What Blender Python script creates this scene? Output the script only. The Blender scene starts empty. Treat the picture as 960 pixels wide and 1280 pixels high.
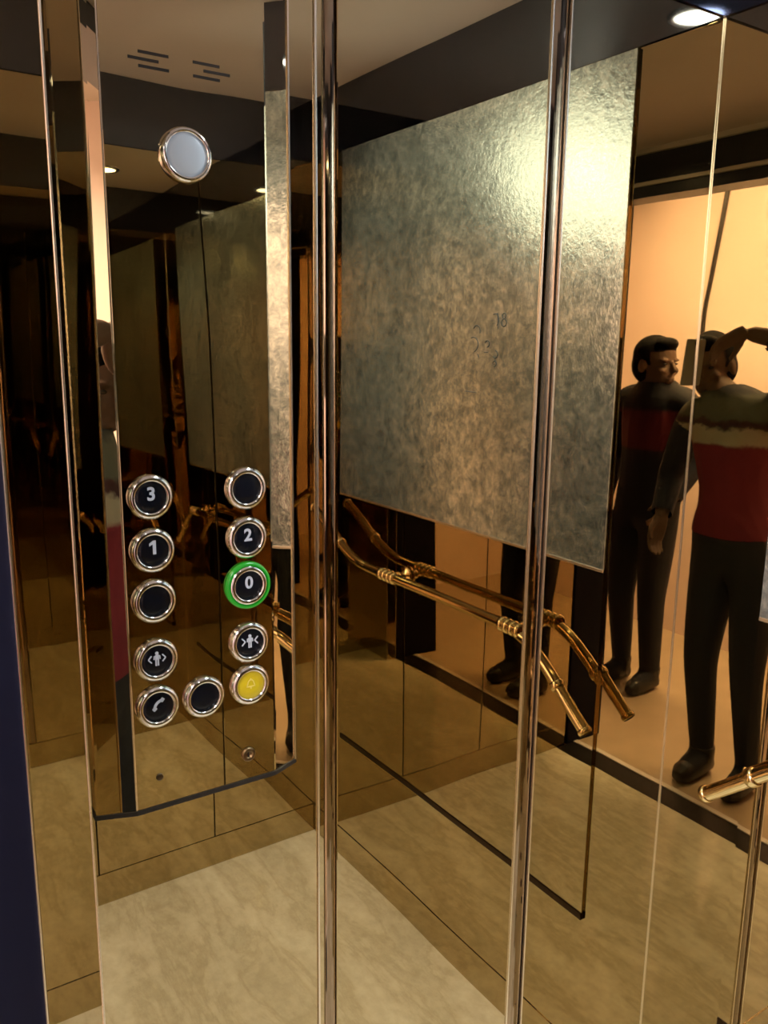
import bpy, bmesh, math, random
from mathutils import Vector, Matrix
random.seed(4)
SC = bpy.context.scene
COL = SC.collection
PI = math.pi

# ---------------------------------------------------------------- helpers
# place coordinates: u = metres to the left of the viewer, v = metres into the
# cab, z = height.  World is X = -u, Y = v, Z = z.
def W(u, v, z):
    return Vector((-u, v, z))

def link_mesh(name, bm, mat, parent=None, smooth=False):
    bmesh.ops.recalc_face_normals(bm, faces=bm.faces[:])
    me = bpy.data.meshes.new(name)
    bm.to_mesh(me)
    bm.free()
    mats = mat if isinstance(mat, (list, tuple)) else [mat]
    for m in mats:
        me.materials.append(m)
    if smooth:
        for p in me.polygons:
            p.use_smooth = True
    o = bpy.data.objects.new(name, me)
    COL.objects.link(o)
    if parent is not None:
        o.parent = parent
        o.matrix_parent_inverse = parent_world(parent).inverted()
    return o

def parent_world(p):
    m = p.matrix_basis.copy()
    if p.parent is not None:
        m = parent_world(p.parent) @ p.matrix_parent_inverse @ m
    return m

def empty(name, loc):
    o = bpy.data.objects.new(name, None)
    COL.objects.link(o)
    o.location = loc
    o.empty_display_size = 0.05
    return o

def tag(o, label=None, cat=None, group=None, kind=None):
    if label: o['label'] = label
    if cat: o['category'] = cat
    if group: o['group'] = group
    if kind: o['kind'] = kind
    return o

def box(bm, u0, u1, v0, v1, z0, z1, bevel=0.0):
    r = bmesh.ops.create_cube(bm, size=1.0)
    vs = r['verts']
    c = W((u0 + u1) / 2, (v0 + v1) / 2, (z0 + z1) / 2)
    s = (abs(u1 - u0), abs(v1 - v0), abs(z1 - z0))
    for w in vs:
        w.co = Vector((w.co.x * s[0], w.co.y * s[1], w.co.z * s[2])) + c
    if bevel:
        es = list({e for w in vs for e in w.link_edges})
        bmesh.ops.bevel(bm, geom=es, offset=bevel, segments=2, affect='EDGES', profile=0.6)

def B(*a, bevel=0.0):
    bm = bmesh.new()
    box(bm, *a, bevel=bevel)
    return bm

def frame_from(z):
    z = z.normalized()
    x = Vector((0, 0, 1)).cross(z)
    if x.length < 1e-4:
        x = Vector((0, 1, 0)).cross(z)
    x.normalize()
    return x, z.cross(x), z

def tube(bm, pts, r, seg=16, cap=True):
    pts = [Vector(p) for p in pts]
    n = len(pts)
    tang = []
    for i in range(n):
        a = pts[max(i - 1, 0)]
        b = pts[min(i + 1, n - 1)]
        tang.append((b - a).normalized())
    x, y, z = frame_from(tang[0])
    rings = []
    for i in range(n):
        t = tang[i]
        x = (x - t * x.dot(t)).normalized()
        y = t.cross(x)
        rr = r[i] if isinstance(r, (list, tuple)) else r
        rings.append([bm.verts.new(pts[i] + (x * math.cos(k * 2 * PI / seg) + y * math.sin(k * 2 * PI / seg)) * rr) for k in range(seg)])
    for i in range(n - 1):
        for k in range(seg):
            bm.faces.new((rings[i][k], rings[i][(k + 1) % seg], rings[i + 1][(k + 1) % seg], rings[i + 1][k]))
    if cap:
        bm.faces.new(rings[0][::-1])
        bm.faces.new(rings[-1])

def lathe(bm, origin, axis, prof, seg=32):
    """prof: list of (radius, height along axis)"""
    x, y, z = frame_from(Vector(axis))
    o = Vector(origin)
    rings = []
    for (r, h) in prof:
        if r < 1e-6:
            rings.append([bm.verts.new(o + z * h)])
        else:
            rings.append([bm.verts.new(o + z * h + (x * math.cos(k * 2 * PI / seg) + y * math.sin(k * 2 * PI / seg)) * r) for k in range(seg)])
    for a, b in zip(rings[:-1], rings[1:]):
        for k in range(seg):
            k2 = (k + 1) % seg
            if len(a) == 1 and len(b) == 1:
                continue
            if len(a) == 1:
                bm.faces.new((a[0], b[k], b[k2]))
            elif len(b) == 1:
                bm.faces.new((a[k], b[0], a[k2]))
            else:
                bm.faces.new((a[k], a[k2], b[k2], b[k]))
    return rings

def prism(bm, poly, to3, d):
    """extrude the 2-D outline poly by d; to3(a, b, t) -> Vector"""
    lo = [bm.verts.new(to3(a, b, 0)) for a, b in poly]
    hi = [bm.verts.new(to3(a, b, d)) for a, b in poly]
    n = len(poly)
    bm.faces.new(lo[::-1])
    bm.faces.new(hi)
    for i in range(n):
        bm.faces.new((lo[i], lo[(i + 1) % n], hi[(i + 1) % n], hi[i]))

def smooth_path(pts, n=8):
    P = [Vector(p) for p in pts]
    out = []
    for i in range(len(P) - 1):
        p0 = P[max(i - 1, 0)]; p1 = P[i]; p2 = P[i + 1]; p3 = P[min(i + 2, len(P) - 1)]
        for k in range(n):
            t = k / n
            out.append(0.5 * ((2 * p1) + (p2 - p0) * t + (2 * p0 - 5 * p1 + 4 * p2 - p3) * t * t + (3 * p1 - p0 - 3 * p2 + p3) * t ** 3))
    out.append(P[-1])
    return out

# ---------------------------------------------------------------- materials
def mat(name):
    m = bpy.data.materials.new(name)
    m.use_nodes = True
    nt = m.node_tree
    return m, nt, nt.nodes['Principled BSDF']

def simple(name, col, rough=0.5, metal=0.0, spec=0.5, emit=None, estr=0.0):
    m, nt, p = mat(name)
    p.inputs['Base Color'].default_value = (*col, 1)
    p.inputs['Roughness'].default_value = rough
    p.inputs['Metallic'].default_value = metal
    p.inputs['Specular IOR Level'].default_value = spec
    if emit:
        p.inputs['Emission Color'].default_value = (*emit, 1)
        p.inputs['Emission Strength'].default_value = estr
    return m

def noise(nt, scale, detail=4, rough=0.5, vec=None, dist=0.0):
    n = nt.nodes.new('ShaderNodeTexNoise')
    n.inputs['Scale'].default_value = scale
    n.inputs['Detail'].default_value = detail
    n.inputs['Roughness'].default_value = rough
    n.inputs['Distortion'].default_value = dist
    if vec is not None:
        nt.links.new(vec, n.inputs['Vector'])
    return n

def coords(nt, scale=(1, 1, 1), rot=(0, 0, 0)):
    tc = nt.nodes.new('ShaderNodeTexCoord')
    mp = nt.nodes.new('ShaderNodeMapping')
    mp.inputs['Scale'].default_value = scale
    mp.inputs['Rotation'].default_value = rot
    nt.links.new(tc.outputs['Object'], mp.inputs['Vector'])
    return mp.outputs['Vector']

def ramp(nt, fac, stops):
    r = nt.nodes.new('ShaderNodeValToRGB')
    el = r.color_ramp.elements
    while len(el) < len(stops):
        el.new(0.5)
    for e, (p, c) in zip(el, stops):
        e.position = p
        e.color = (*c, 1)
    nt.links.new(fac, r.inputs['Fac'])
    return r

GOLD = (0.51, 0.415, 0.245)
def gold_mirror(name, wave, scale, rough=0.012, col=GOLD):
    m, nt, p = mat(name)
    p.inputs['Base Color'].default_value = (*col, 1)
    p.inputs['Metallic'].default_value = 1
    p.inputs['Roughness'].default_value = rough
    if wave:
        n = noise(nt, scale, 1, 0.3, coords(nt, (1, 1, 0.45)))
        b = nt.nodes.new('ShaderNodeBump')
        b.inputs['Strength'].default_value = 1.0
        b.inputs['Distance'].default_value = wave
        nt.links.new(n.outputs['Fac'], b.inputs['Height'])
        nt.links.new(b.outputs['Normal'], p.inputs['Normal'])
    return m

M_gold = gold_mirror('gold mirror sheet', 0.0015, 2.6)
M_gold_cop = gold_mirror('gold mirror faceplate', 0.0016, 5.0)
M_trim = gold_mirror('gold polished trim', 0, 1, 0.05, (0.33, 0.25, 0.17))
M_rail = gold_mirror('polished brass tube', 0, 1, 0.07, (0.78, 0.60, 0.30))
M_dark = simple('dark joint', (0.012, 0.009, 0.008), 0.5)
M_back = simple('backing board', (0.05, 0.04, 0.03), 0.8)
M_chrome = simple('chrome bezel', (0.80, 0.80, 0.80), 0.10, 1.0)
M_cap = simple('black button cap', (0.003, 0.004, 0.008), 0.25, 0.0, 0.3)
M_yellow = simple('yellow button cap', (0.50, 0.38, 0.01), 0.4, emit=(0.9, 0.72, 0.0), estr=0.06)
M_sym = simple('pale grey lettering', (0.42, 0.44, 0.50), 0.5, emit=(0.62, 0.64, 0.72), estr=0.08)
M_green = simple('green lit ring', (0.01, 0.10, 0.01), 0.25, emit=(0.03, 0.75, 0.04), estr=0.24)
M_lens = simple('white indicator lens', (0.36, 0.42, 0.48), 0.4, emit=(0.5, 0.62, 0.75), estr=0.14)
M_lamp = simple('lit lamp lens', (1, 1, 1), 0.4, emit=(1.0, 0.97, 0.90), estr=60)
M_lampcool = simple('lit lamp lens cool', (1, 1, 1), 0.4, emit=(0.88, 0.96, 1.0), estr=60)
M_blackglass = simple('black gloss band', (0.125, 0.135, 0.17), 0.05, 1.0)
M_header = simple('black satin header', (0.030, 0.034, 0.055), 0.35, 0.0, 0.4)
M_line = simple('pale metal strip', (0.78, 0.74, 0.74), 0.4, 0.2)
M_jamb = simple('navy painted steel', (0.0022, 0.0030, 0.011), 0.6, 0.0, 0.12)
M_sill = simple('dark sill metal', (0.02, 0.018, 0.018), 0.4, 0.6)
M_edge = simple('bright metal edge', (0.85, 0.78, 0.68), 0.25, 1.0)

def make_floor():
    m, nt, p = mat('beige polished stone')
    v = coords(nt, (1.0, 3.2, 1.0), (0, 0, 0.55))
    n = noise(nt, 2.6, 10, 0.62, v, 0.35)
    n2 = noise(nt, 26, 6, 0.7, coords(nt))
    r = ramp(nt, n.outputs['Fac'], [(0.25, (0.56, 0.53, 0.41)), (0.42, (0.74, 0.72, 0.60)), (0.47, (0.65, 0.62, 0.49)), (0.52, (0.77, 0.75, 0.63)), (0.64, (0.86, 0.86, 0.75)), (0.8, (0.70, 0.67, 0.54))])
    mx = nt.nodes.new('ShaderNodeMix')
    mx.data_type = 'RGBA'; mx.blend_type = 'MULTIPLY'
    mx.inputs['Factor'].default_value = 0.35
    r2 = ramp(nt, n2.outputs['Fac'], [(0.35, (0.6, 0.58, 0.52)), (0.6, (1, 1, 1))])
    nt.links.new(r.outputs['Color'], mx.inputs['A'])
    nt.links.new(r2.outputs['Color'], mx.inputs['B'])
    nt.links.new(mx.outputs['Result'], p.inputs['Base Color'])
    p.inputs['Roughness'].default_value = 0.085
    p.inputs['Specular IOR Level'].default_value = 0.35
    return m
M_floor = make_floor()

def make_etched():
    m, nt, p = mat('grey etched steel')
    v = coords(nt, (1, 1, 1))
    n = noise(nt, 40, 10, 0.82, v, 0.3)
    nv = noise(nt, 3.0, 4, 0.6, coords(nt, (1.0, 1, 0.6)))
    nf = noise(nt, 120, 3, 0.6, v)
    r = ramp(nt, n.outputs['Fac'], [(0.37, (0.27, 0.30, 0.31)), (0.50, (0.56, 0.62, 0.62)), (0.62, (0.88, 0.94, 0.94))])
    mx = nt.nodes.new('ShaderNodeMix'); mx.data_type = 'RGBA'; mx.blend_type = 'MULTIPLY'
    mx.inputs['Factor'].default_value = 0.6
    r2 = ramp(nt, nv.outputs['Fac'], [(0.35, (0.55, 0.55, 0.55)), (0.62, (1, 1, 1))])
    nt.links.new(r.outputs['Color'], mx.inputs['A'])
    nt.links.new(r2.outputs['Color'], mx.inputs['B'])
    nt.links.new(mx.outputs['Result'], p.inputs['Base Color'])
    p.inputs['Metallic'].default_value = 0.88
    rr = nt.nodes.new('ShaderNodeMapRange')
    rr.inputs['To Min'].default_value = 0.20
    rr.inputs['To Max'].default_value = 0.135
    nt.links.new(n.outputs['Fac'], rr.inputs['Value'])
    nt.links.new(rr.outputs['Result'], p.inputs['Roughness'])
    b = nt.nodes.new('ShaderNodeBump')
    b.inputs['Strength'].default_value = 0.25
    b.inputs['Distance'].default_value = 0.002
    nt.links.new(nf.outputs['Fac'], b.inputs['Height'])
    nt.links.new(b.outputs['Normal'], p.inputs['Normal'])
    return m
M_etched = make_etched()

def plaster(name, c1, c2, scale=6, rough=0.7):
    m, nt, p = mat(name)
    n = noise(nt, scale, 5, 0.6, coords(nt))
    r = ramp(nt, n.outputs['Fac'], [(0.3, c1), (0.7, c2)])
    nt.links.new(r.outputs['Color'], p.inputs['Base Color'])
    p.inputs['Roughness'].default_value = rough
    return m
M_ceil = plaster('mauve grey ceiling board', (0.68, 0.64, 0.69), (0.72, 0.68, 0.73), 4, 0.5)
M_peach = plaster('peach landing paint', (0.82, 0.655, 0.60), (0.86, 0.685, 0.63), 2.5)
M_lfloor = plaster('landing floor tile', (0.42, 0.32, 0.22), (0.52, 0.40, 0.28), 5, 0.3)
M_lceil = plaster('landing ceiling paint', (0.62, 0.55, 0.48), (0.66, 0.58, 0.5), 3)

# ---------------------------------------------------------------- dimensions
UA, UD = 0.90, -0.42          # left and right mirror walls
VB = 1.22                     # rear wall
HC = 2.25                     # ceiling
HF = 2.09                     # underside of the dark frieze
VF = 0.079                    # inner face of the front return
CAM_H = 1.5927

# ---------------------------------------------------------------- setting
floor = tag(link_mesh('floor', B(UD - 0.05, UA + 0.05, 0.11, VB + 0.05, -0.05, 0.0), M_floor), 'beige veined polished stone floor of the elevator cab', 'floor', kind='structure')
ceil = tag(link_mesh('ceiling', B(UD - 0.05, UA + 0.05, -0.0, VB + 0.05, HC, HC + 0.06), M_ceil), 'plain mauve grey ceiling of the elevator cab', 'ceiling', kind='structure')

# left wall: three tall mirror sheets between joints
wl = link_mesh('wall_left', B(UA + 0.012, UA + 0.06, 0.0, VB + 0.05, 0.0, HC), M_back)
tag(wl, 'gold mirror side wall carrying the push button panel', 'wall', kind='structure')
for v0, v1 in ((0.161, 0.4955), (0.526, 0.857), (0.893, VB)):
    link_mesh('mirror_panel', B(UA, UA + 0.010, v0, v1, 0.0, HF, bevel=0.0015), M_gold, wl)

def half_round(v0, v1, uface, depth, z0, z1, n=12):
    bm = bmesh.new()
    poly = []
    for k in range(n + 1):
        a = PI * k / n
        poly.append(((v0 + v1) / 2 - math.cos(a) * (v1 - v0) / 2, math.sin(a) * depth))
    prism(bm, poly, lambda a, b, t: W(uface - b, a, z0 + t), z1 - z0)
    return bm
for v0, v1, d in ((0.508, 0.526, 0.004), (0.861, 0.889, 0.005)):
    link_mesh('joint_strip', half_round(v0, v1, UA + 0.004, d, 0.0, HF), M_trim, wl, smooth=False)
for v0, v1 in ((0.4955, 0.4985), (0.8565, 0.8595), (0.8905, 0.8935)):
    link_mesh('joint_edge', B(UA - 0.0025, UA + 0.011, v0, v1, 0.0, HF, bevel=0.0008), M_edge, wl)
link_mesh('joint_strip', B(UA + 0.004, UA + 0.012, 0.4955, 0.526, 0.0, HF), M_gold, wl)
link_mesh('corner_edge', B(UA - 0.0016, UA, VB - 0.0016, VB, 0.0, HF), M_edge, wl)
# right wall
wr = link_mesh('wall_right', B(UD - 0.06, UD - 0.012, 0.0, VB + 0.05, 0.0, HC), M_back)
tag(wr, 'gold mirror side wall facing the push button panel', 'wall', kind='structure')
for v0, v1 in ((0.06, 0.510), (0.514, 0.863), (0.867, VB)):
    link_mesh('mirror_panel', B(UD - 0.010, UD, v0, v1, 0.0, HF, bevel=0.001), M_gold, wr)

# rear wall
wb = link_mesh('wall_rear', B(UD - 0.05, UA + 0.05, VB + 0.012, VB + 0.06, 0.0, HC), M_back)
tag(wb, 'gold mirror rear wall of the cab behind the handrail', 'wall', kind='structure')
link_mesh('mirror_panel', B(UD, UA, VB, VB + 0.010, 0.0, HF), M_gold, wb)

# skirting
SK = 0.095
for nm, a, lab in (('baseboard_left', (UA - 0.002, UA, 0.161, VB, 0, SK), 'gold skirting along the push button wall'),
                   ('baseboard_right', (UD, UD + 0.002, 0.11, VB, 0, SK), 'gold skirting along the wall facing the buttons'),
                   ('baseboard_rear', (UD + 0.006, UA - 0.006, VB - 0.002, VB, 0, SK), 'gold skirting along the rear wall')):
    tag(link_mesh(nm, B(*a, bevel=0.0006), M_gold), lab, 'skirting', kind='structure')

# dark frieze round the top of the walls
fr = link_mesh('trim_1', B(UD, UA, VB - 0.004, VB + 0.012, HF, HC), M_blackglass)
tag(fr, 'black gloss band along the top of the rear wall', 'trim', kind='structure')
fr = link_mesh('trim_2', B(UA - 0.004, UA + 0.012, 0.0, VB - 0.004, HF, HC), M_blackglass)
tag(fr, 'black gloss band along the top of the push button wall', 'trim', kind='structure')
fr = link_mesh('trim_3', B(UD - 0.012, UD + 0.004, 0.0, VB - 0.004, HF, HC), M_blackglass)
tag(fr, 'black gloss band along the top of the wall facing the buttons', 'trim', kind='structure')

# front wall: returns beside the doorway, header above it
wf = link_mesh('wall_front', B(0.712, 1.75, -0.12, 0.1115, 0.0, 2.6), M_jamb)
tag(wf, 'navy painted front wall around the elevator doorway', 'wall', kind='structure')
link_mesh('jamb_edge', B(0.7085, 0.715, 0.1105, 0.1125, 0.0, HC, bevel=0.0008), M_edge, wf)
link_mesh('gold_return', B(0.711, UA + 0.01, 0.1125, 0.161, 0.0, HF, bevel=0.001), M_gold, wf)
link_mesh('return_highlight', B(0.7095, 0.712, 0.1600, 0.1622, 0.0, HF, bevel=0.0006), M_edge, wf)  # thin bright strip added as the highlight line down the gold return's corner
link_mesh('return_top', B(0.711, UA + 0.01, 0.1115, 0.161, HF, HC), M_blackglass, wf)
link_mesh('front_return', B(-1.75, -0.414, -0.12, 0.05, 0.0, 2.6), M_jamb, wf)
link_mesh('front_header', B(-0.414, 0.712, -0.12, -0.005, HF, 2.6), M_header, wf)
link_mesh('header_strip', B(-0.414, 0.712, -0.006, 0.008, 2.128, 2.140), M_line, wf)
link_mesh('header_strip', B(-0.414, 0.712, -0.006, 0.012, HC - 0.016, HC), M_line, wf)
link_mesh('door_sill', B(-0.414, 0.711, 0.012, 0.11, -0.05, 0.0005), M_sill, wf)
link_mesh('sill_nosing', B(-0.414, 0.711, -0.012, 0.012, -0.05, 0.004, bevel=0.001), M_line, wf)

# landing outside
VL = -1.45
o = link_mesh('landing_floor', B(-1.75, 1.75, VL - 0.05, -0.012, -0.05, 0.0), M_lfloor)
tag(o, 'tan tiled landing floor outside the doorway', 'floor', kind='structure')
o = link_mesh('wall_landing', B(-1.75, 1.75, VL - 0.08, VL, 0.0, 2.6), M_peach)
tag(o, 'bright peach landing wall opposite the elevator doorway', 'wall', kind='structure')
link_mesh('side_return', B(1.70, 1.75, VL, -0.12, 0.0, 2.6), M_peach, o)
link_mesh('side_return', B(-1.75, -1.70, VL, -0.12, 0.0, 2.6), M_peach, o)
o = link_mesh('landing_ceiling', B(-1.75, 1.75, VL - 0.05, -0.12, 2.6, 2.66), M_lceil)
tag(o, 'pale landing ceiling outside the doorway', 'ceiling', kind='structure')

# ---------------------------------------------------------------- raised rear panel
PU0, PU1, PZ0, PZM, PZ1 = -0.245, 0.737, 0.424, 1.168, 2.088
VP = VB - 0.006
M_bronze = simple('bronze lip', (0.05, 0.03, 0.018), 0.3, 1.0)
rp = empty('rear_panel', W((PU0 + PU1) / 2, VP, PZ0))
tag(rp, 'raised rear wall panel of grey etched steel above gold mirror', 'wall panel')
link_mesh('panel_carcass', B(PU0, PU1, VP + 0.003, VB, PZ0 + 0.004, PZ1), M_gold, rp)
link_mesh('mirror_sheet', B(PU0, PU1, VP, VP + 0.003, PZ0, PZM), M_gold, rp)
st = link_mesh('etched_sheet', B(PU0, PU1, VP - 0.001, VP + 0.003, PZM, PZ1, bevel=0.0008), M_etched, rp)
tag(st, 'mottled grey etched steel sheet')
link_mesh('sheet_edge', B(PU0, PU1, VP - 0.002, VP + 0.001, PZM - 0.006, PZM, bevel=0.0007), M_edge, rp)
link_mesh('bottom_lip', B(PU0, PU1, VP - 0.002, VP + 0.009, PZ0 - 0.018, PZ0 - 0.001, bevel=0.002), M_bronze, rp)

# pen marks scratched on the etched sheet
def pen(pts2):
    bm = bmesh.new()
    tube(bm, [W(1.8 - a, VP - 0.0012, b) for a, b in pts2], 0.0011, 6)
    return bm
M_ink = simple('dark pen ink', (0.02, 0.03, 0.05), 0.6)
def parc(cu, cz, r, a0, a1, n=10):
    return [(cu + r * math.cos(math.radians(a0 + (a1 - a0) * k / n)), cz + r * math.sin(math.radians(a0 + (a1 - a0) * k / n))) for k in range(n + 1)]
PENS = (parc(1.468, 1.617, 0.012, 30, 200), parc(1.478, 1.588, 0.016, 60, 260), [(1.462, 1.568), (1.458, 1.560)], parc(1.430, 1.590, 0.007, 20, 280), [(1.440, 1.572), (1.426, 1.572)],
        parc(1.403, 1.568, 0.008, 90, 330), parc(1.404, 1.548, 0.006, 20, 300), parc(1.408, 1.640, 0.013, 60, 240), [(1.400, 1.655), (1.396, 1.622)], parc(1.378, 1.634, 0.008, 0, 360), parc(1.378, 1.648, 0.006, 0, 360), [(1.50, 1.485), (1.463, 1.483)])
for q in PENS:
    link_mesh('pen_mark', pen(q), M_ink, st)
# ---------------------------------------------------------------- handrail
VR = VB - 0.062
hr = empty('handrail', W(0.24, VB - 0.02, 0.9))
tag(hr, 'polished brass handrail with bent ends below the grey panel', 'handrail')
path = [(0.768, 0.858), (0.735, 0.885), (0.70, 0.915), (0.655, 0.953), (0.60, 0.988), (0.54, 1.004), (0.45, 1.006), (0.30, 1.006), (0.15, 1.006),
        (0.02, 1.006), (-0.06, 1.012), (-0.12, 1.032), (-0.18, 1.062), (-0.24, 1.094), (-0.305, 1.125)]
pts = smooth_path([W(u, VR, z) for u, z in path], 6)
bm = bmesh.new(); tube(bm, pts, 0.0125, 20)
link_mesh('rail_tube', bm, M_rail, hr, smooth=True)
def ring_at(i0, w, r):
    bm = bmesh.new()
    p = pts[i0]; t = (pts[min(i0 + 1, len(pts) - 1)] - pts[max(i0 - 1, 0)]).normalized()
    lathe(bm, p, t, [(0.012, -w), (r, -w), (r + 0.001, -w / 2), (r + 0.0012, 0), (r + 0.001, w / 2), (r, w), (0.012, w)], 24)
    return bm
for i in (14, len(pts) - 16):
    link_mesh('rail_collar', ring_at(i, 0.008, 0.0145), M_rail, hr, smooth=True)
for i in (1, len(pts) - 2):
    link_mesh('end_cap', ring_at(i, 0.005, 0.0135), M_rail, hr, smooth=True)
for ub in (0.545, 0.085):
    bm = bmesh.new()
    L = VP - 0.0022 - VR
    lathe(bm, W(ub, VP - 0.0022, 1.0), (0, -1, 0), [(0.0, 0.0), (0.024, 0.0), (0.026, 0.003), (0.023, 0.007), (0.010, 0.009), (0.009, 0.016), (0.013, 0.020), (0.013, 0.024), (0.009, 0.028), (0.009, L - 0.012), (0.0, L - 0.008)], 28)
    br = link_mesh('rail_bracket', bm, M_rail, hr, smooth=True)
    for du in (-0.026, -0.009, 0.009, 0.026):
        bm = bmesh.new()
        lathe(bm, W(ub + du, VR, 1.006), (1, 0, 0), [(0.012, -0.008), (0.0155, -0.006), (0.0172, 0.0), (0.0155, 0.006), (0.012, 0.008)], 24)
        link_mesh('bracket_bead', bm, M_rail, br, smooth=True)

# ---------------------------------------------------------------- control panel
UC = 0.852
KF = 0.852 / 0.860
FL = 0.0186           # the faceplate widens very slightly upwards
cp = empty('control_panel', W(UA, 0.336, 1.075))
tag(cp, 'gold slant-sided control panel with round push buttons on the mirror wall', 'control panel')
PB, PT = 1.079, 2.07
def cop_body():
    bm = bmesh.new()
    prof = [(UA, 0.2020), (0.8675, 0.2020), (0.866, 0.2035), (UC + 0.0006, 0.2415), (UC, 0.2435), (UC, 0.4105), (UC + 0.0006, 0.4125), (0.866, 0.4445), (0.8675, 0.4460), (UA, 0.4460)]
    prism(bm, prof, lambda a, b, t: W(a, b * (1 + FL * t), PB + t), PT - PB)
    return bm
link_mesh('faceplate', cop_body(), M_gold_cop, cp)
def cop_cap(z0, z1):
    bm = bmesh.new()
    prof = [(UA, 0.2005), (0.866, 0.2005), (UC - 0.0015, 0.2425), (UC - 0.0015, 0.4115), (0.866, 0.4475), (UA, 0.4475)]
    prism(bm, prof, lambda a, b, t: W(a, b, z0 + t), z1 - z0)
    return bm
link_mesh('bottom_cap', cop_cap(PB - 0.005, PB), M_dark, cp)
def cop_edge(prof):
    bm = bmesh.new()
    prism(bm, prof, lambda a, b, t: W(a, b * (1 + FL * t), PB + t), PT - PB)
    return bm
link_mesh('bevel_edge', cop_edge([(UC - 0.0005, 0.2416), (UC - 0.0005, 0.2430), (UC + 0.003, 0.2430), (UC + 0.003, 0.2416)]), M_edge, cp)
link_mesh('bevel_edge', cop_edge([(0.8645, 0.4448), (0.8645, 0.4466), (0.868, 0.4466), (0.868, 0.4448)]), M_edge, cp)

def face_pt(v, z, out):            # point in front of the faceplate
    return W(UC - out, v * KF * (1 + FL * (z - 1.079)), CAM_H + (z - CAM_H) * KF)

def stroke(bm, pts2, w, v0, z0, out, depth=0.0006):
    """a flat ribbon of width w through pts2 (right, up) metres"""
    P = [Vector((a, b)) for a, b in pts2]
    L, R = [], []
    for i in range(len(P)):
        t = (P[min(i + 1, len(P) - 1)] - P[max(i - 1, 0)]).normalized()
        n = Vector((-t.y, t.x)) * (w / 2)
        L.append(P[i] + n); R.append(P[i] - n)
    poly = [(q.x, q.y) for q in L] + [(q.x, q.y) for q in R[::-1]]
    prism(bm, poly, lambda a, b, t: face_pt(v0 + a, z0 + b, out + t), depth)

def arc(cx, cy, r, a0, a1, n=14):
    return [(cx + r * math.cos(math.radians(a0 + (a1 - a0) * k / n)), cy + r * math.sin(math.radians(a0 + (a1 - a0) * k / n))) for k in range(n + 1)]

def digit(bm, ch, v0, z0, out):
    cu = bpy.data.curves.new('digit', 'FONT')
    cu.body = ch
    cu.size = 0.0195
    cu.align_x = 'CENTER'; cu.align_y = 'CENTER'
    cu.extrude = 0.0003
    cu.offset = 0.00055
    cu.resolution_u = 6
    to = bpy.data.objects.new('digit', cu)
    COL.objects.link(to)
    dg = bpy.context.evaluated_depsgraph_get()
    me = bpy.data.meshes.new_from_object(to.evaluated_get(dg))
    base = len(bm.verts)
    bm.from_mesh(me)
    bm.verts.ensure_lookup_table()
    xs = [w.co.x for w in bm.verts[base:]]; ys = [w.co.y for w in bm.verts[base:]]
    cx = (min(xs) + max(xs)) / 2; cy = (min(ys) + max(ys)) / 2
    for w in bm.verts[base:]:
        x, y, zz = w.co
        w.co = face_pt(v0 + x - cx, z0 + y - cy, out + zz)
    bpy.data.objects.remove(to)
    bpy.data.curves.remove(cu)
    bpy.data.meshes.remove(me)

def disc(bm, cx, cy, r, v0, z0, out, n=16):
    prism(bm, [(cx + r * math.cos(2 * PI * k / n), cy + r * math.sin(2 * PI * k / n)) for k in range(n)], lambda a, b, t: face_pt(v0 + a, z0 + b, out + t), 0.0006)

def symbol(kind, v, z, out):
    bm = bmesh.new()
    if kind == '1':
        prism(bm, [(-0.0012, -0.0075), (0.0022, -0.0075), (0.0022, 0.0075), (-0.0006, 0.0075), (-0.0050, 0.0046), (-0.0050, 0.0016), (-0.0012, 0.0036)], lambda a, b, t: face_pt(v + 0.001 + a, z + 0.0015 + b, out + t), 0.0006)
    elif kind in '023':
        digit(bm, kind, v + 0.0005, z + 0.0015, out)
    elif kind in ('open', 'close'):
        # standing figure
        disc(bm, 0.0, 0.0062, 0.0019, v, z, out)
        stroke(bm, [(0, 0.0042), (0, -0.0012)], 0.0044, v, z, out)
        stroke(bm, [(-0.0030, 0.0034), (-0.0034, -0.0008)], 0.0012, v, z, out)
        stroke(bm, [(0.0030, 0.0034), (0.0034, -0.0008)], 0.0012, v, z, out)
        stroke(bm, [(-0.0012, -0.001), (-0.0012, -0.0080)], 0.0017, v, z, out)
        stroke(bm, [(0.0012, -0.001), (0.0012, -0.0080)], 0.0017, v, z, out)
        for s in (-1, 1):
            if kind == 'open':
                q = [(s * 0.0060, 0.0040), (s * 0.0096, 0.0), (s * 0.0060, -0.0040)]
            else:
                q = [(s * 0.0100, 0.0044), (s * 0.0058, 0.0), (s * 0.0100, -0.0044)]
            stroke(bm, q[:2], 0.0014, v, z, out)
            stroke(bm, q[1:], 0.0014, v, z, out)
    elif kind == 'phone':
        stroke(bm, arc(0.0055, -0.0045, 0.0098, 96, 176), 0.0030, v, z, out)
        stroke(bm, [(0.0032, 0.0066), (0.0062, 0.0042)], 0.0046, v, z, out)
        stroke(bm, [(-0.0052, -0.0022), (-0.0028, -0.0052)], 0.0046, v, z, out)
    elif kind == 'bell':
        stroke(bm, arc(0, 0.0006, 0.0036, 0, 180), 0.0013, v, z, out)
        stroke(bm, [(-0.0036, 0.0006), (-0.0050, -0.0036)], 0.0013, v, z, out)
        stroke(bm, [(0.0036, 0.0006), (0.0050, -0.0036)], 0.0013, v, z, out)
        stroke(bm, [(-0.0056, -0.0038), (0.0056, -0.0038)], 0.0013, v, z, out)
        disc(bm, 0, -0.0058, 0.0012, v, z, out, 10)
        disc(bm, 0, 0.0054, 0.0010, v, z, out, 10)
    return bm

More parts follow.
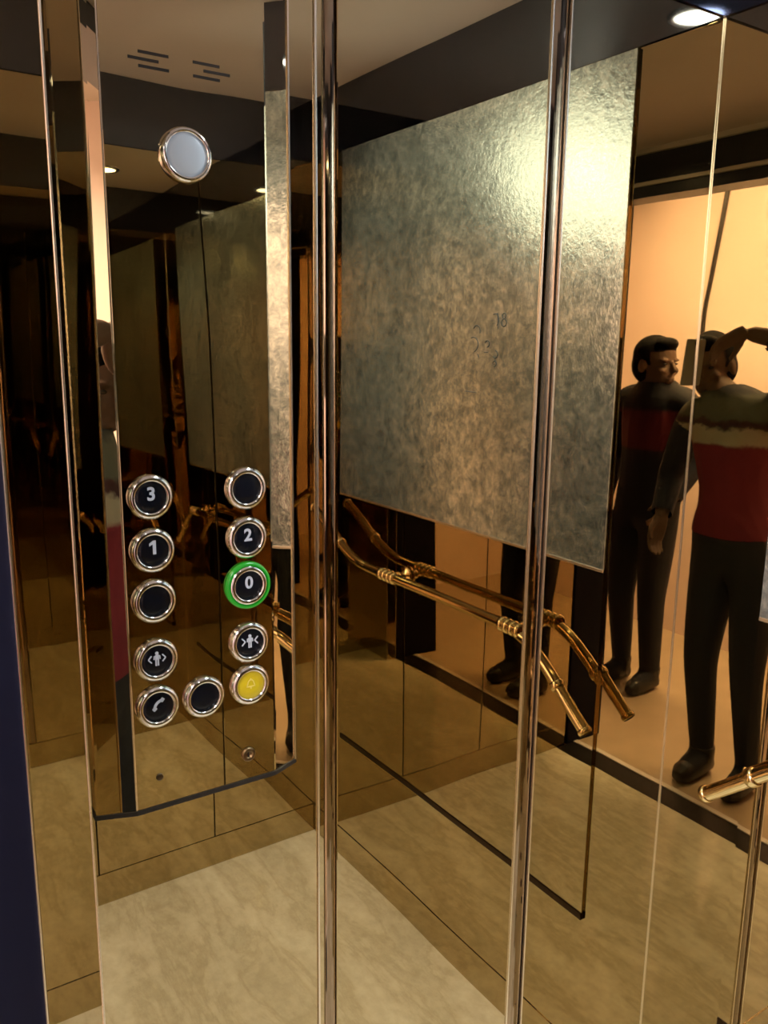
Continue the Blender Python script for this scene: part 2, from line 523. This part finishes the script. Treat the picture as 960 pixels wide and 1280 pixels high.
M_bell = simple('pale yellow mark', (0.62, 0.50, 0.10), 0.4, emit=(0.95, 0.85, 0.3), estr=0.06)
def push_button(v, z, kind, label, cap=None, halo=False):
    R = 0.0235
    bm = bmesh.new()
    lathe(bm, face_pt(v, z, -0.001), (1, 0, 0), [(R, 0.0), (R + 0.0005, 0.003), (R, 0.0055), (R - 0.0025, 0.0075), (R - 0.005, 0.0080), (R - 0.0066, 0.0068), (R - 0.0072, 0.0045), (R - 0.0073, 0.002)], 40)
    b = link_mesh('push_button', bm, M_chrome, cp, smooth=True)
    tag(b, label)
    bm = bmesh.new()
    rc = R - 0.0070
    lathe(bm, face_pt(v, z, 0.0), (1, 0, 0), [(rc, 0.0), (rc, 0.0030), (rc - 0.001, 0.0038), (rc * 0.5, 0.0042), (0.0, 0.0043)], 36)
    link_mesh('button_cap', bm, cap or M_cap, b, smooth=True)
    if kind:
        link_mesh('button_symbol', symbol(kind, v, z + 0.0022, 0.0041), M_bell if kind == 'bell' else M_sym, b)
    if halo:
        bm = bmesh.new()
        lathe(bm, face_pt(v, z, 0.0), (1, 0, 0), [(R + 0.0004, 0.0), (R + 0.0036, 0.0), (R + 0.0041, 0.0020), (R + 0.0035, 0.0048), (R + 0.0018, 0.0062), (R + 0.0002, 0.0060)], 40)
        link_mesh('halo_ring', bm, M_green, b, smooth=True)

VLc, VRc = 0.2745, 0.3835
push_button(VLc, 1.428, '3', 'black push button marked 3')
push_button(VRc, 1.428, None, 'blank black push button at the top right')
push_button(VLc, 1.370, '1', 'black push button marked 1')
push_button(VRc, 1.371, '2', 'black push button marked 2')
push_button(VLc - 0.0005, 1.314, None, 'blank black push button under button 1')
push_button(VRc, 1.315, '0', 'black push button marked 0 with a lit green ring', halo=True)
push_button(VLc - 0.001, 1.247, 'open', 'door open push button')
push_button(VRc, 1.246, 'close', 'door close push button')
push_button(VLc - 0.002, 1.193, 'phone', 'push button with a telephone handset mark')
push_button(0.3265, 1.192, None, 'blank black push button in the bottom row')
push_button(VRc, 1.194, 'bell', 'yellow alarm push button', cap=M_yellow)

# indicator lamp
bm = bmesh.new()
lathe(bm, face_pt(0.326, 1.775, -0.001), (1, 0, 0), [(0.0265, 0.0), (0.027, 0.004), (0.0258, 0.008), (0.0235, 0.0095), (0.0215, 0.009), (0.0205, 0.006)], 44)
il = link_mesh('indicator_lamp', bm, M_chrome, cp, smooth=True)
tag(il, 'round white indicator lamp in a chrome ring')
bm = bmesh.new()
lathe(bm, face_pt(0.326, 1.775, 0.0), (1, 0, 0), [(0.0208, 0.002), (0.0205, 0.0060), (0.017, 0.0078), (0.010, 0.0090), (0.0, 0.0094)], 40)
link_mesh('indicator_lens', bm, M_lens, il, smooth=True)
# speaker slots: two groups of three
def zf(z):
    return CAM_H + (z - CAM_H) * KF
def slots(v0, zs, offs):
    bm = bmesh.new()
    for dz, (a, b) in zip(zs, offs):
        box(bm, UC - 0.0006, UC + 0.001, (v0 + a) * KF * (1 + FL * (dz - 1.079)), (v0 + b) * KF * (1 + FL * (dz - 1.079)), zf(dz) - 0.0013, zf(dz) + 0.0013)
    return link_mesh('speaker_slots', bm, M_dark, cp)
slots(0.2725, (1.8655, 1.8590, 1.8525), ((0.010, 0.040), (0.0, 0.030), (0.010, 0.040)))
slots(0.3375, (1.8655, 1.8590, 1.8525), ((0.0, 0.028), (0.011, 0.039), (0.0, 0.028)))
bm = B(UC - 0.0008, UC + 0.001, 0.360, 0.386, 1.929, 1.939, bevel=0.0006)
link_mesh('display_slot', bm, M_dark, cp)
bm = bmesh.new()
lathe(bm, face_pt(0.380, 1.106, 0.0), (1, 0, 0), [(0.0085, 0.0), (0.0085, 0.0022), (0.0070, 0.003), (0.0040, 0.003), (0.0038, 0.001), (0.0, 0.001)], 28)
ks = link_mesh('key_switch', bm, simple('worn bronze', (0.18, 0.12, 0.06), 0.35, 1.0), cp, smooth=True)
link_mesh('key_slot', B(UC - 0.0016, UC - 0.0009, 0.3758, 0.3772, zf(1.1030), zf(1.1090)), M_dark, ks)
bm = bmesh.new()
lathe(bm, face_pt(0.272, 1.108, 0.0), (1, 0, 0), [(0.0042, 0.0), (0.0040, 0.001), (0.0030, 0.0016), (0.0, 0.0018)], 20)
link_mesh('screw_head', bm, simple('dark screw', (0.10, 0.07, 0.04), 0.4, 1.0), cp, smooth=True)

cp.rotation_euler.y = -0.016        # the box leans back a little towards the wall
# ---------------------------------------------------------------- lamps
def downlight(u, v, zc, r, lab, lens, watts, col, aim=None, cone=120, blend=0.6):
    e = empty('ceiling_downlight', W(u, v, zc))
    tag(e, lab, 'ceiling light')
    bm = bmesh.new()
    lathe(bm, W(u, v, zc), (0, 0, -1), [(r + 0.014, 0.0), (r + 0.013, 0.004), (r + 0.004, 0.007), (r, 0.006), (r - 0.002, 0.001)], 36)
    link_mesh('trim_ring', bm, M_chrome, e, smooth=True)
    bm = bmesh.new()
    lathe(bm, W(u, v, zc), (0, 0, -1), [(r, 0.0), (r, 0.003), (r * 0.6, 0.0045), (0.0, 0.005)], 32)
    link_mesh('lamp_lens', bm, lens, e, smooth=True)
    li = bpy.data.lights.new('downlight_beam', 'SPOT')
    li.energy = watts
    li.color = col
    li.spot_size = math.radians(cone)
    li.spot_blend = blend
    li.shadow_soft_size = 0.03
    lo = bpy.data.objects.new('downlight_beam', li)
    COL.objects.link(lo)
    p = W(u, v, zc - 0.045)
    lo.location = p
    tgt = aim if aim is not None else W(u, v, 0)
    lo.rotation_euler = (tgt - p).to_track_quat('-Z', 'Y').to_euler()
    return e
WARM = (0.86, 0.97, 1.0); COOL = (0.72, 0.88, 1.0)
downlight(0.586, 0.876, HC, 0.046, 'cool white round recessed downlight near the corner of button wall and rear wall', M_lampcool, 39, COOL)
dl = downlight(-0.27, 0.27, HC - 0.06, 0.034, 'round surface mounted downlight near the doorway end of the ceiling', M_lamp, 135, WARM, W(0.30, 1.21, 1.65), 75, 0.9)
bm = bmesh.new()
lathe(bm, W(-0.27, 0.27, HC), (0, 0, -1), [(0.0, 0.0), (0.044, 0.0), (0.044, 0.056), (0.041, 0.0605), (0.0, 0.0605)], 36)
link_mesh('lamp_housing', bm, M_chrome, dl, smooth=False)

def area(name, loc, tgt, sx, sy, watts, col):
    li = bpy.data.lights.new(name, 'AREA')
    li.shape = 'RECTANGLE'; li.size = sx; li.size_y = sy
    li.energy = watts; li.color = col; li.spread = math.radians(150)
    lo = bpy.data.objects.new(name, li)
    COL.objects.link(lo)
    lo.location = loc
    lo.rotation_euler = (Vector(tgt) - Vector(loc)).to_track_quat('-Z', 'Y').to_euler()
    return lo
# landing ceiling panel light
e = empty('landing_light', W(-0.3, -0.95, 2.6))
tag(e, 'long lit panel light on the landing ceiling', 'ceiling light')
link_mesh('light_frame', B(-1.13, 0.53, -1.13, -0.77, 2.585, 2.6, bevel=0.002), M_chrome, e)
link_mesh('light_diffuser', B(-1.10, 0.50, -1.10, -0.80, 2.580, 2.586), simple('lit diffuser', (1, 1, 1), 0.5, emit=(1.0, 0.93, 0.86), estr=6), e)
area('landing_panel_glow', W(-0.3, -0.95, 2.57), W(-0.3, -1.40, 1.0), 1.6, 0.3, 230, (1.0, 0.94, 0.94))

# ---------------------------------------------------------------- landing cable
bm = bmesh.new()
cp_pts = smooth_path([W(-0.93, VL + 0.006, 2.6), W(-0.96, VL + 0.012, 2.25), W(-1.00, VL + 0.01, 1.95), W(-1.03, VL + 0.01, 1.7), W(-1.0, VL + 0.012, 1.4)], 8)
tube(bm, cp_pts, 0.012, 10)
tag(link_mesh('hanging_cable', bm, simple('black cable sheath', (0.015, 0.012, 0.010), 0.5), smooth=True), 'black cable hanging down the peach landing wall', 'cable')

# ---------------------------------------------------------------- people
def skin_bm(joints, edges, root):
    """joints: name -> ((u, v, z), radius); grow one smooth limb-and-trunk surface"""
    me = bpy.data.meshes.new('skeleton')
    names = list(joints)
    me.from_pydata([W(*joints[n][0]) for n in names], [(names.index(a), names.index(b)) for a, b in edges], [])
    o = bpy.data.objects.new('skeleton', me)
    COL.objects.link(o)
    o.modifiers.new('skin', 'SKIN')
    for i, n in enumerate(names):
        r = joints[n][1]
        sv = me.skin_vertices[0].data[i]
        sv.radius = r if isinstance(r, tuple) else (r, r)
        sv.use_root = (n == root)
    sub = o.modifiers.new('sub', 'SUBSURF'); sub.levels = 2; sub.render_levels = 2
    dg = bpy.context.evaluated_depsgraph_get()
    ev = bpy.data.meshes.new_from_object(o.evaluated_get(dg))
    bm = bmesh.new(); bm.from_mesh(ev)
    bpy.data.objects.remove(o); bpy.data.meshes.remove(me); bpy.data.meshes.remove(ev)
    return bm

def add_bm(dst, src):
    me = bpy.data.meshes.new('tmp'); src.to_mesh(me); src.free()
    dst.from_mesh(me); bpy.data.meshes.remove(me)

def fuse(bm, voxel, smooth=3):
    me = bpy.data.meshes.new('fuse'); bm.to_mesh(me); bm.free()
    o = bpy.data.objects.new('fuse', me); COL.objects.link(o)
    r = o.modifiers.new('r', 'REMESH'); r.mode = 'VOXEL'; r.voxel_size = voxel
    sm = o.modifiers.new('s', 'SMOOTH'); sm.iterations = smooth; sm.factor = 0.5
    dg = bpy.context.evaluated_depsgraph_get()
    ev = bpy.data.meshes.new_from_object(o.evaluated_get(dg))
    out = bmesh.new(); out.from_mesh(ev)
    bpy.data.objects.remove(o); bpy.data.meshes.remove(me); bpy.data.meshes.remove(ev)
    return out

def blob(bm, c, sx, sy, sz, M=None):
    r = bmesh.ops.create_icosphere(bm, subdivisions=3, radius=1.0)
    for w in r['verts']:
        q = Vector((w.co.x * sx, w.co.y * sy, w.co.z * sz))
        w.co = (M @ q if M is not None else q) + c
    return r['verts']

def head_bm(c, M):
    """c: world centre of the head; M: rotation (local +Y is where the face looks)"""
    bm = bmesh.new()
    P = lambda x, y, z: c + M @ Vector((x, y, z))
    blob(bm, P(0, -0.012, 0.028), 0.074, 0.092, 0.088, M)          # cranium
    blob(bm, P(0, 0.022, -0.040), 0.055, 0.062, 0.076, M)          # face and jaw
    blob(bm, P(0, 0.056, -0.092), 0.024, 0.022, 0.020, M)          # chin
    tube(bm, [P(0, 0.082, 0.008), P(0, 0.098, -0.022), P(0, 0.104, -0.034)], [0.007, 0.011, 0.013], 10)
    blob(bm, P(0, 0.082, -0.064), 0.023, 0.010, 0.006, M)          # lips
    blob(bm, P(0, 0.080, -0.074), 0.020, 0.010, 0.006, M)
    for s in (-1, 1):
        blob(bm, P(s * 0.032, 0.070, 0.016), 0.020, 0.012, 0.006, M)   # brow
        blob(bm, P(s * 0.075, -0.008, -0.010), 0.009, 0.020, 0.031, M)  # ear
        blob(bm, P(s * 0.036, 0.062, -0.030), 0.020, 0.018, 0.018, M)   # cheek
    return bm

def hand_bm(wrist, d, palm_n, thumb_side, curl, scale=1.0):
    """wrist point, finger direction, palm normal, thumb side vector (world)"""
    d = d.normalized(); n = (palm_n - d * palm_n.dot(d)).normalized(); t = d.cross(n)
    if t.dot(thumb_side) < 0: t = -t
    s = scale
    bm = bmesh.new()
    P = lambda a, b, cc: wrist + (d * a + t * b + n * cc) * s
    # palm
    for b in (-0.028, -0.010, 0.010, 0.026):
        tube(bm, [P(-0.01, b * 0.6, 0), P(0.03, b * 0.9, 0), P(0.082, b, 0)], [0.017 * s, 0.015 * s, 0.012 * s], 10)
    for b, L in ((0.027, 0.070), (0.009, 0.079), (-0.009, 0.073), (-0.026, 0.058)):
        a = 0.080; z = 0.0; ang = 0.15
        pts = [P(a - 0.015, b, 0)]
        seg = (0.45, 0.32, 0.23)
        pts.append(P(a, b, 0))
        for k in range(3):
            ang += curl * (0.6, 1.0, 0.8)[k]
            a += L * seg[k] * math.cos(ang); z += L * seg[k] * math.sin(ang)
            pts.append(P(a, b * 1.08, z))
        tube(bm, pts, [0.0095 * s, 0.0092 * s, 0.0085 * s, 0.0078 * s, 0.0066 * s], 10)
        blob(bm, pts[-1], 0.0066 * s, 0.0066 * s, 0.0066 * s)
    tp = [P(0.012, 0.018, 0.004), P(0.035, 0.040, 0.012), P(0.060, 0.053, 0.026), P(0.082, 0.052, 0.040)]
    tube(bm, tp, [0.014 * s, 0.0125 * s, 0.010 * s, 0.008 * s], 10)
    blob(bm, tp[-1], 0.008 * s, 0.008 * s, 0.008 * s)
    return bm

M_skin = plaster('skin', (0.13, 0.075, 0.05), (0.16, 0.09, 0.06), 20, 0.65)
M_hair = simple('black hair', (0.004, 0.0035, 0.0035), 0.8, 0.0, 0.1)
M_eye = simple('eye', (0.05, 0.04, 0.035), 0.2)
M_trous = plaster('dark navy trouser cloth', (0.010, 0.011, 0.018), (0.016, 0.017, 0.026), 30, 0.85)
M_navy = plaster('dark navy sleeve cloth', (0.012, 0.014, 0.028), (0.018, 0.020, 0.036), 30, 0.85)
M_shoe = simple('black shoe leather', (0.010, 0.009, 0.009), 0.4)
M_red = plaster('dark red wool', (0.20, 0.016, 0.030), (0.26, 0.022, 0.038), 40, 0.85)

def sweater_cloth():
    m, nt, p = mat('patterned red sweater')
    tc = nt.nodes.new('ShaderNodeTexCoord')
    sp = nt.nodes.new('ShaderNodeSeparateXYZ')
    nt.links.new(tc.outputs['Object'], sp.inputs['Vector'])
    n = noise(nt, 17, 3, 0.6, tc.outputs['Object'])
    add = nt.nodes.new('ShaderNodeMath'); add.operation = 'MULTIPLY_ADD'
    add.inputs[1].default_value = 0.06
    nt.links.new(n.outputs['Fac'], add.inputs[0])
    nt.links.new(sp.outputs['Z'], add.inputs[2])
    mr = nt.nodes.new('ShaderNodeMapRange')
    mr.inputs['From Min'].default_value = 0.90; mr.inputs['From Max'].default_value = 1.50
    nt.links.new(add.outputs[0], mr.inputs['Value'])
    r = ramp(nt, mr.outputs['Result'], [(0.0, (0.17, 0.014, 0.028)), (0.635, (0.17, 0.014, 0.028)), (0.66, (0.36, 0.33, 0.27)), (0.735, (0.36, 0.33, 0.27)),
                                        (0.75, (0.05, 0.015, 0.02)), (0.775, (0.06, 0.02, 0.02)), (0.795, (0.11, 0.12, 0.10)), (0.89, (0.13, 0.14, 0.11)), (0.95, (0.02, 0.022, 0.035))])
    r.color_ramp.interpolation = 'LINEAR'
    nt.links.new(r.outputs['Color'], p.inputs['Base Color'])
    p.inputs['Roughness'].default_value = 0.9
    return m
M_sweater = sweater_cloth()

def jacket_cloth():
    m, nt, p = mat('navy jacket with red front')
    tc = nt.nodes.new('ShaderNodeTexCoord')
    sp = nt.nodes.new('ShaderNodeSeparateXYZ')
    nt.links.new(tc.outputs['Object'], sp.inputs['Vector'])
    mr = nt.nodes.new('ShaderNodeMapRange')
    mr.inputs['From Min'].default_value = 0.90; mr.inputs['From Max'].default_value = 1.50
    nt.links.new(sp.outputs['Z'], mr.inputs['Value'])
    r = ramp(nt, mr.outputs['Result'], [(0.0, (0.012, 0.013, 0.024)), (0.38, (0.012, 0.013, 0.024)), (0.40, (0.15, 0.014, 0.026)), (0.66, (0.15, 0.014, 0.026)), (0.69, (0.010, 0.010, 0.016))])
    nt.links.new(r.outputs['Color'], p.inputs['Base Color'])
    p.inputs['Roughness'].default_value = 0.85
    return m
M_jacket = jacket_cloth()

def person(root_loc, J, head_c, head_M, label, hands, M_top, M_sleeve, jacket_r=1.0):
    e = empty('person', root_loc)
    tag(e, label, 'person')
    body = {
        'pelvis': (J['pelvis'], (0.135, 0.10)), 'waist': (J['waist'], (0.125, 0.095)), 'chest': (J['chest'], (0.150, 0.105)),
        'upper': (J['upper'], (0.115, 0.085)), 'neck': (J['neck'], 0.052), 'skull': (tuple(J['skull']), 0.05)}
    ed = [('pelvis', 'waist'), ('waist', 'chest'), ('chest', 'upper'), ('upper', 'neck'), ('neck', 'skull')]
    for s in 'RL':
        body['sh' + s] = (J['sh' + s], 0.058); body['el' + s] = (J['el' + s], 0.040); body['wr' + s] = (J['wr' + s], 0.027)
        body['hip' + s] = (J['hip' + s], 0.088); body['kn' + s] = (J['kn' + s], 0.056); body['an' + s] = (J['an' + s], 0.038); body['to' + s] = (J['to' + s], 0.032)
        ed += [('upper', 'sh' + s), ('sh' + s, 'el' + s), ('el' + s, 'wr' + s), ('pelvis', 'hip' + s), ('hip' + s, 'kn' + s), ('kn' + s, 'an' + s), ('an' + s, 'to' + s)]
    trunk = fuse(skin_bm(body, ed, 'pelvis'), 0.007, 3)
    # clothes lie close over the figure: its own surface, pushed outwards, cut by limb
    segs = []
    for a_, b_ in ed:
        part = 'torso'
        if a_[:2] in ('sh', 'el') or b_[:2] in ('el', 'wr'):
            part = 'arm' + b_[-1]
        elif a_[:2] in ('hi', 'kn', 'an') or b_[:2] == 'hi':
            part = 'legs'
        if b_ in ('neck', 'skull'):
            part = 'neck'
        segs.append((W(*body[a_][0]), W(*body[b_][0]), part))
    hem = J['hem']
    trunk.normal_update()
    def nearest(q):
        best = None
        for A, Bb, part in segs:
            ab = Bb - A
            t = max(0.0, min(1.0, (q - A).dot(ab) / ab.length_squared))
            d = (q - (A + ab * t)).length
            if part == 'torso': d *= 0.72
            if best is None or d < best[0]:
                best = (d, part, t)
        return best
    lab = []
    for w in trunk.verts:
        d, part, t = nearest(w.co)
        if part == 'torso':
            part = 'legs' if w.co.z < hem - 0.01 else 'sweater'
        elif part == 'legs' and w.co.z > hem:
            part = 'sweater'
        elif part == 'neck':
            part = 'sweater' if w.co.z < J['neck'][2] + 0.005 else 'none'
        elif part[:3] == 'arm':
            sd = part[3]
            tot = (W(*J['wr' + sd]) - W(*J['el' + sd])).length
            if (w.co - W(*J['wr' + sd])).length < tot * (1 - J.get('cuff' + sd, 0.9)) + 0.02:
                part = 'none'
        lab.append(part)
    def garment(name, keep, grow, m):
        g = trunk.copy()
        g.verts.ensure_lookup_table()
        g.normal_update()
        mv = [(w, w.normal.copy()) for w in g.verts]
        for w, n in mv:
            w.co += n * grow
        kill = [f for f in g.faces if not any(lab[w.index] in keep for w in f.verts)]
        bmesh.ops.delete(g, geom=kill, context='FACES')
        loose = []
        seen = set()
        for w in g.verts:                       # keep only the largest patch
            if w in seen: continue
            st_ = [w]; comp = []
            seen.add(w)
            while st_:
                x = st_.pop(); comp.append(x)
                for e_ in x.link_edges:
                    y = e_.other_vert(x)
                    if y not in seen:
                        seen.add(y); st_.append(y)
            loose.append(comp)
        loose.sort(key=len)
        bmesh.ops.delete(g, geom=[x for c_ in loose[:-1] for x in c_], context='VERTS')
        return link_mesh(name, g, m, e, smooth=True)
    trunk.verts.index_update()
    garment('sweater', ('sweater',), 0.012, M_top)
    garment('trousers', ('legs',), 0.009, M_trous)
    for sd in 'RL':
        garment('sleeve', ('arm' + sd,), 0.013, M_sleeve)
    bm = trunk.copy(); trunk.free()
    add_bm(bm, head_bm(head_c, head_M))
    for h in hands:
        add_bm(bm, hand_bm(*h))
    link_mesh('body', fuse(bm, 0.0055, 2), M_skin, e, smooth=True)
    for s in 'RL':
        a = Vector(J['an' + s]); t = Vector(J['to' + s])
        fwd = (t - a); fwd.z = 0; fwd.normalize()
        a = W(*a); t = W(*t); fwd = (t - a); fwd.z = 0; fwd.normalize()
        heel = a - fwd * 0.03; heel.z = 0.042
        b2 = bmesh.new()
        tube(b2, [heel - fwd * 0.02 + Vector((0, 0, 0.006)), heel + Vector((0, 0, 0.0)), a + fwd * 0.06 + Vector((0, 0, -0.033)), t + Vector((0, 0, 0.002)), t + fwd * 0.035 + Vector((0, 0, -0.004))], [0.022, 0.042, 0.046, 0.040, 0.022], 14)
        tube(b2, [Vector((a.x, a.y, 0.030)), Vector((a.x, a.y, 0.085)), Vector((a.x, a.y, 0.115))], [0.044, 0.048, 0.049], 14)
        b2 = fuse(b2, 0.006, 3)
        for w in b2.verts:
            w.co.z = max(w.co.z, 0.001)
        link_mesh('shoe', b2, M_shoe, e, smooth=True)
    # hair: a cap over the crown and the back of the head
    bm = bmesh.new()
    P = lambda x, y, z: head_c + head_M @ Vector((x, y, z))
    blob(bm, P(0, -0.018, 0.036), 0.081, 0.094, 0.090, head_M)
    blob(bm, P(0, -0.045, -0.005), 0.076, 0.066, 0.085, head_M)
    blob(bm, P(0, 0.045, 0.085), 0.055, 0.040, 0.030, head_M)
    hb = fuse(bm, 0.006, 2)
    inv = head_M.inverted()
    kill = [w for w in hb.verts if (inv @ (w.co - head_c)).y > 0.030 and (inv @ (w.co - head_c)).z < 0.050]
    bmesh.ops.delete(hb, geom=kill, context='VERTS')
    link_mesh('hair', hb, M_hair, e, smooth=True)
    for s in (-1, 1):
        bm = bmesh.new()
        blob(bm, P(s * 0.031, 0.0725, 0.000), 0.010, 0.006, 0.005, head_M)
        link_mesh('eye', bm, M_eye, e, smooth=True)
    return e

# the photographer, holding the phone out to the left of the doorway edge
hc = W(-0.105, -0.235, 1.515)
hM = Matrix.Rotation(math.radians(14), 3, 'Z') @ Matrix.Rotation(math.radians(7), 3, 'Y') @ Matrix.Rotation(math.radians(-6), 3, 'X')
J1 = dict(pelvis=(0.085, -0.21, 0.91), waist=(0.07, -0.215, 1.06), chest=(0.04, -0.22, 1.22), upper=(0.015, -0.225, 1.345), neck=(-0.050, -0.23, 1.420), skull=(-0.095, -0.235, 1.49),
          shR=(-0.155, -0.225, 1.350), elR=(-0.255, -0.25, 1.11), wrR=(-0.200, -0.13, 0.955),
          shL=(0.180, -0.225, 1.375), elL=(0.330, -0.165, 1.585), wrL=(0.120, -0.075, 1.632),
          hipR=(0.005, -0.21, 0.84), knR=(0.00, -0.175, 0.46), anR=(0.02, -0.20, 0.075), toR=(0.03, -0.075, 0.035),
          hipL=(0.165, -0.21, 0.84), knL=(0.19, -0.180, 0.46), anL=(0.20, -0.23, 0.075), toL=(0.215, -0.105, 0.035), cuffL=0.70, cuffR=0.9, hem=0.955)
person(W(0.08, -0.19, 0.0), J1, hc, hM, 'person in red patterned sweater holding a phone up in the elevator doorway',
       [(W(0.120, -0.075, 1.632), W(0.040, -0.036, 1.575) - W(0.120, -0.075, 1.632), W(-0.3, 0.4, -0.9), W(-0.5, -0.3, 0.6), 0.35, 0.92),
        (W(-0.200, -0.13, 0.955), Vector((0.05, 0.25, -0.9)), Vector((-1, 0.2, 0)), Vector((0, 1, 0)), 0.35, 0.92)], M_sweater, M_navy)

# phone held up at eye height, its back towards the mirrors
ph = empty('smartphone', W(0, 0, CAM_H))
tag(ph, 'pale grey phone held upright by the person in the red sweater', 'phone')
cam_F = Vector((-math.sin(0.9846) * math.cos(0.2003), math.cos(0.9846) * math.cos(0.2003), -math.sin(0.2003)))
cam_R = Vector((math.cos(0.9846), math.sin(0.9846), 0)); cam_U = cam_R.cross(cam_F)
def phone_box(r0, r1, u0, u1, d0, d1, bev):
    bm = bmesh.new()
    r = bmesh.ops.create_cube(bm, size=1.0)
    if bev:
        for w in r['verts']:
            w.co = Vector((w.co.x * (r1 - r0), w.co.y * (u1 - u0), w.co.z * (d1 - d0)))
        bmesh.ops.bevel(bm, geom=bm.edges[:], offset=bev, segments=3, affect='EDGES')
    else:
        for w in r['verts']:
            w.co = Vector((w.co.x * (r1 - r0), w.co.y * (u1 - u0), w.co.z * (d1 - d0)))
    ce = Vector(((r0 + r1) / 2, (u0 + u1) / 2, (d0 + d1) / 2))
    for w in bm.verts:
        q = w.co + ce
        w.co = Vector((0, 0, CAM_H)) + cam_R * q.x + cam_U * q.y + cam_F * q.z
    return bm
link_mesh('phone_body', phone_box(-0.037, 0.037, -0.145, 0.013, -0.022, -0.013, 0.003), simple('pale grey phone back', (0.45, 0.45, 0.46), 0.35, 0.3), ph)
link_mesh('phone_screen', phone_box(-0.034, 0.034, -0.138, 0.006, -0.0228, -0.0220, 0), simple('phone screen', (0.02, 0.02, 0.02), 0.1, emit=(0.4, 0.35, 0.25), estr=0.4), ph)
bm = bmesh.new()
lathe(bm, Vector((0, 0, CAM_H)) - cam_F * 0.0132, cam_F, [(0.0075, 0.0), (0.0075, 0.0022), (0.006, 0.003), (0.0045, 0.0024), (0.0, 0.0022)], 24)
link_mesh('phone_camera', bm, M_shoe, ph, smooth=True)

# someone waiting behind, in a dark jacket
hc2 = W(-0.690, -0.655, 1.505)
J2 = dict(pelvis=(-0.690, -0.66, 0.90), waist=(-0.690, -0.665, 1.05), chest=(-0.690, -0.67, 1.21), upper=(-0.690, -0.675, 1.335), neck=(-0.690, -0.67, 1.415), skull=(-0.690, -0.665, 1.49),
          shR=(-0.865, -0.675, 1.345), elR=(-0.910, -0.69, 1.08), wrR=(-0.890, -0.60, 0.86),
          shL=(-0.515, -0.675, 1.345), elL=(-0.460, -0.69, 1.09), wrL=(-0.490, -0.56, 0.93),
          hipR=(-0.775, -0.66, 0.84), knR=(-0.780, -0.63, 0.46), anR=(-0.780, -0.67, 0.075), toR=(-0.790, -0.55, 0.035),
          hipL=(-0.615, -0.66, 0.84), knL=(-0.610, -0.63, 0.46), anL=(-0.610, -0.67, 0.075), toL=(-0.600, -0.55, 0.035), hem=0.90)
person(W(-0.690, -0.65, 0.0), J2, hc2, Matrix.Rotation(math.radians(85), 3, 'Z'), 'person in dark jacket with dark red front standing on the landing behind the phone holder',
       [(W(-0.890, -0.60, 0.86), Vector((0, 0.2, -1)), Vector((-1, 0, 0)), Vector((0, 1, 0)), 0.35, 0.92),
        (W(-0.490, -0.56, 0.93), Vector((0.1, 0.5, -0.8)), Vector((1, 0, 0)), Vector((0, 1, 0)), 0.35, 0.92)], M_jacket, M_navy)


# ---------------------------------------------------------------- camera
f_px, yaw, pitch, roll = 1048.8932, 0.9846, 0.2003, 0.0117
F = Vector((-math.sin(yaw) * math.cos(pitch), math.cos(yaw) * math.cos(pitch), -math.sin(pitch)))
R0 = Vector((math.cos(yaw), math.sin(yaw), 0)); U0 = R0.cross(F)
R = R0 * math.cos(roll) + U0 * math.sin(roll)
U = U0 * math.cos(roll) - R0 * math.sin(roll)
cd = bpy.data.cameras.new('camera')
cd.sensor_fit = 'VERTICAL'; cd.sensor_height = 24.0; cd.sensor_width = 18.0
cd.lens = f_px / 1280 * 24.0
cd.clip_start = 0.005; cd.clip_end = 50
co = bpy.data.objects.new('camera', cd)
COL.objects.link(co)
co.matrix_world = Matrix(((R.x, U.x, -F.x, 0), (R.y, U.y, -F.y, 0), (R.z, U.z, -F.z, CAM_H), (0, 0, 0, 1)))
SC.camera = co

# ---------------------------------------------------------------- world, view
w = bpy.data.worlds.new('world')
SC.world = w
w.use_nodes = True
w.node_tree.nodes['Background'].inputs['Color'].default_value = (0.012, 0.010, 0.010, 1)
w.node_tree.nodes['Background'].inputs['Strength'].default_value = 1.0
SC.view_settings.view_transform = 'Standard'
SC.view_settings.look = 'None'
SC.view_settings.gamma = 1.0
SC.view_settings.use_curve_mapping = False
SC.view_settings.exposure = 0.0
c = SC.cycles
c.max_bounces = 20
c.glossy_bounces = 20
c.diffuse_bounces = 4
c.blur_glossy = 0.8
c.sample_clamp_indirect = 4.0
c.use_denoising = True
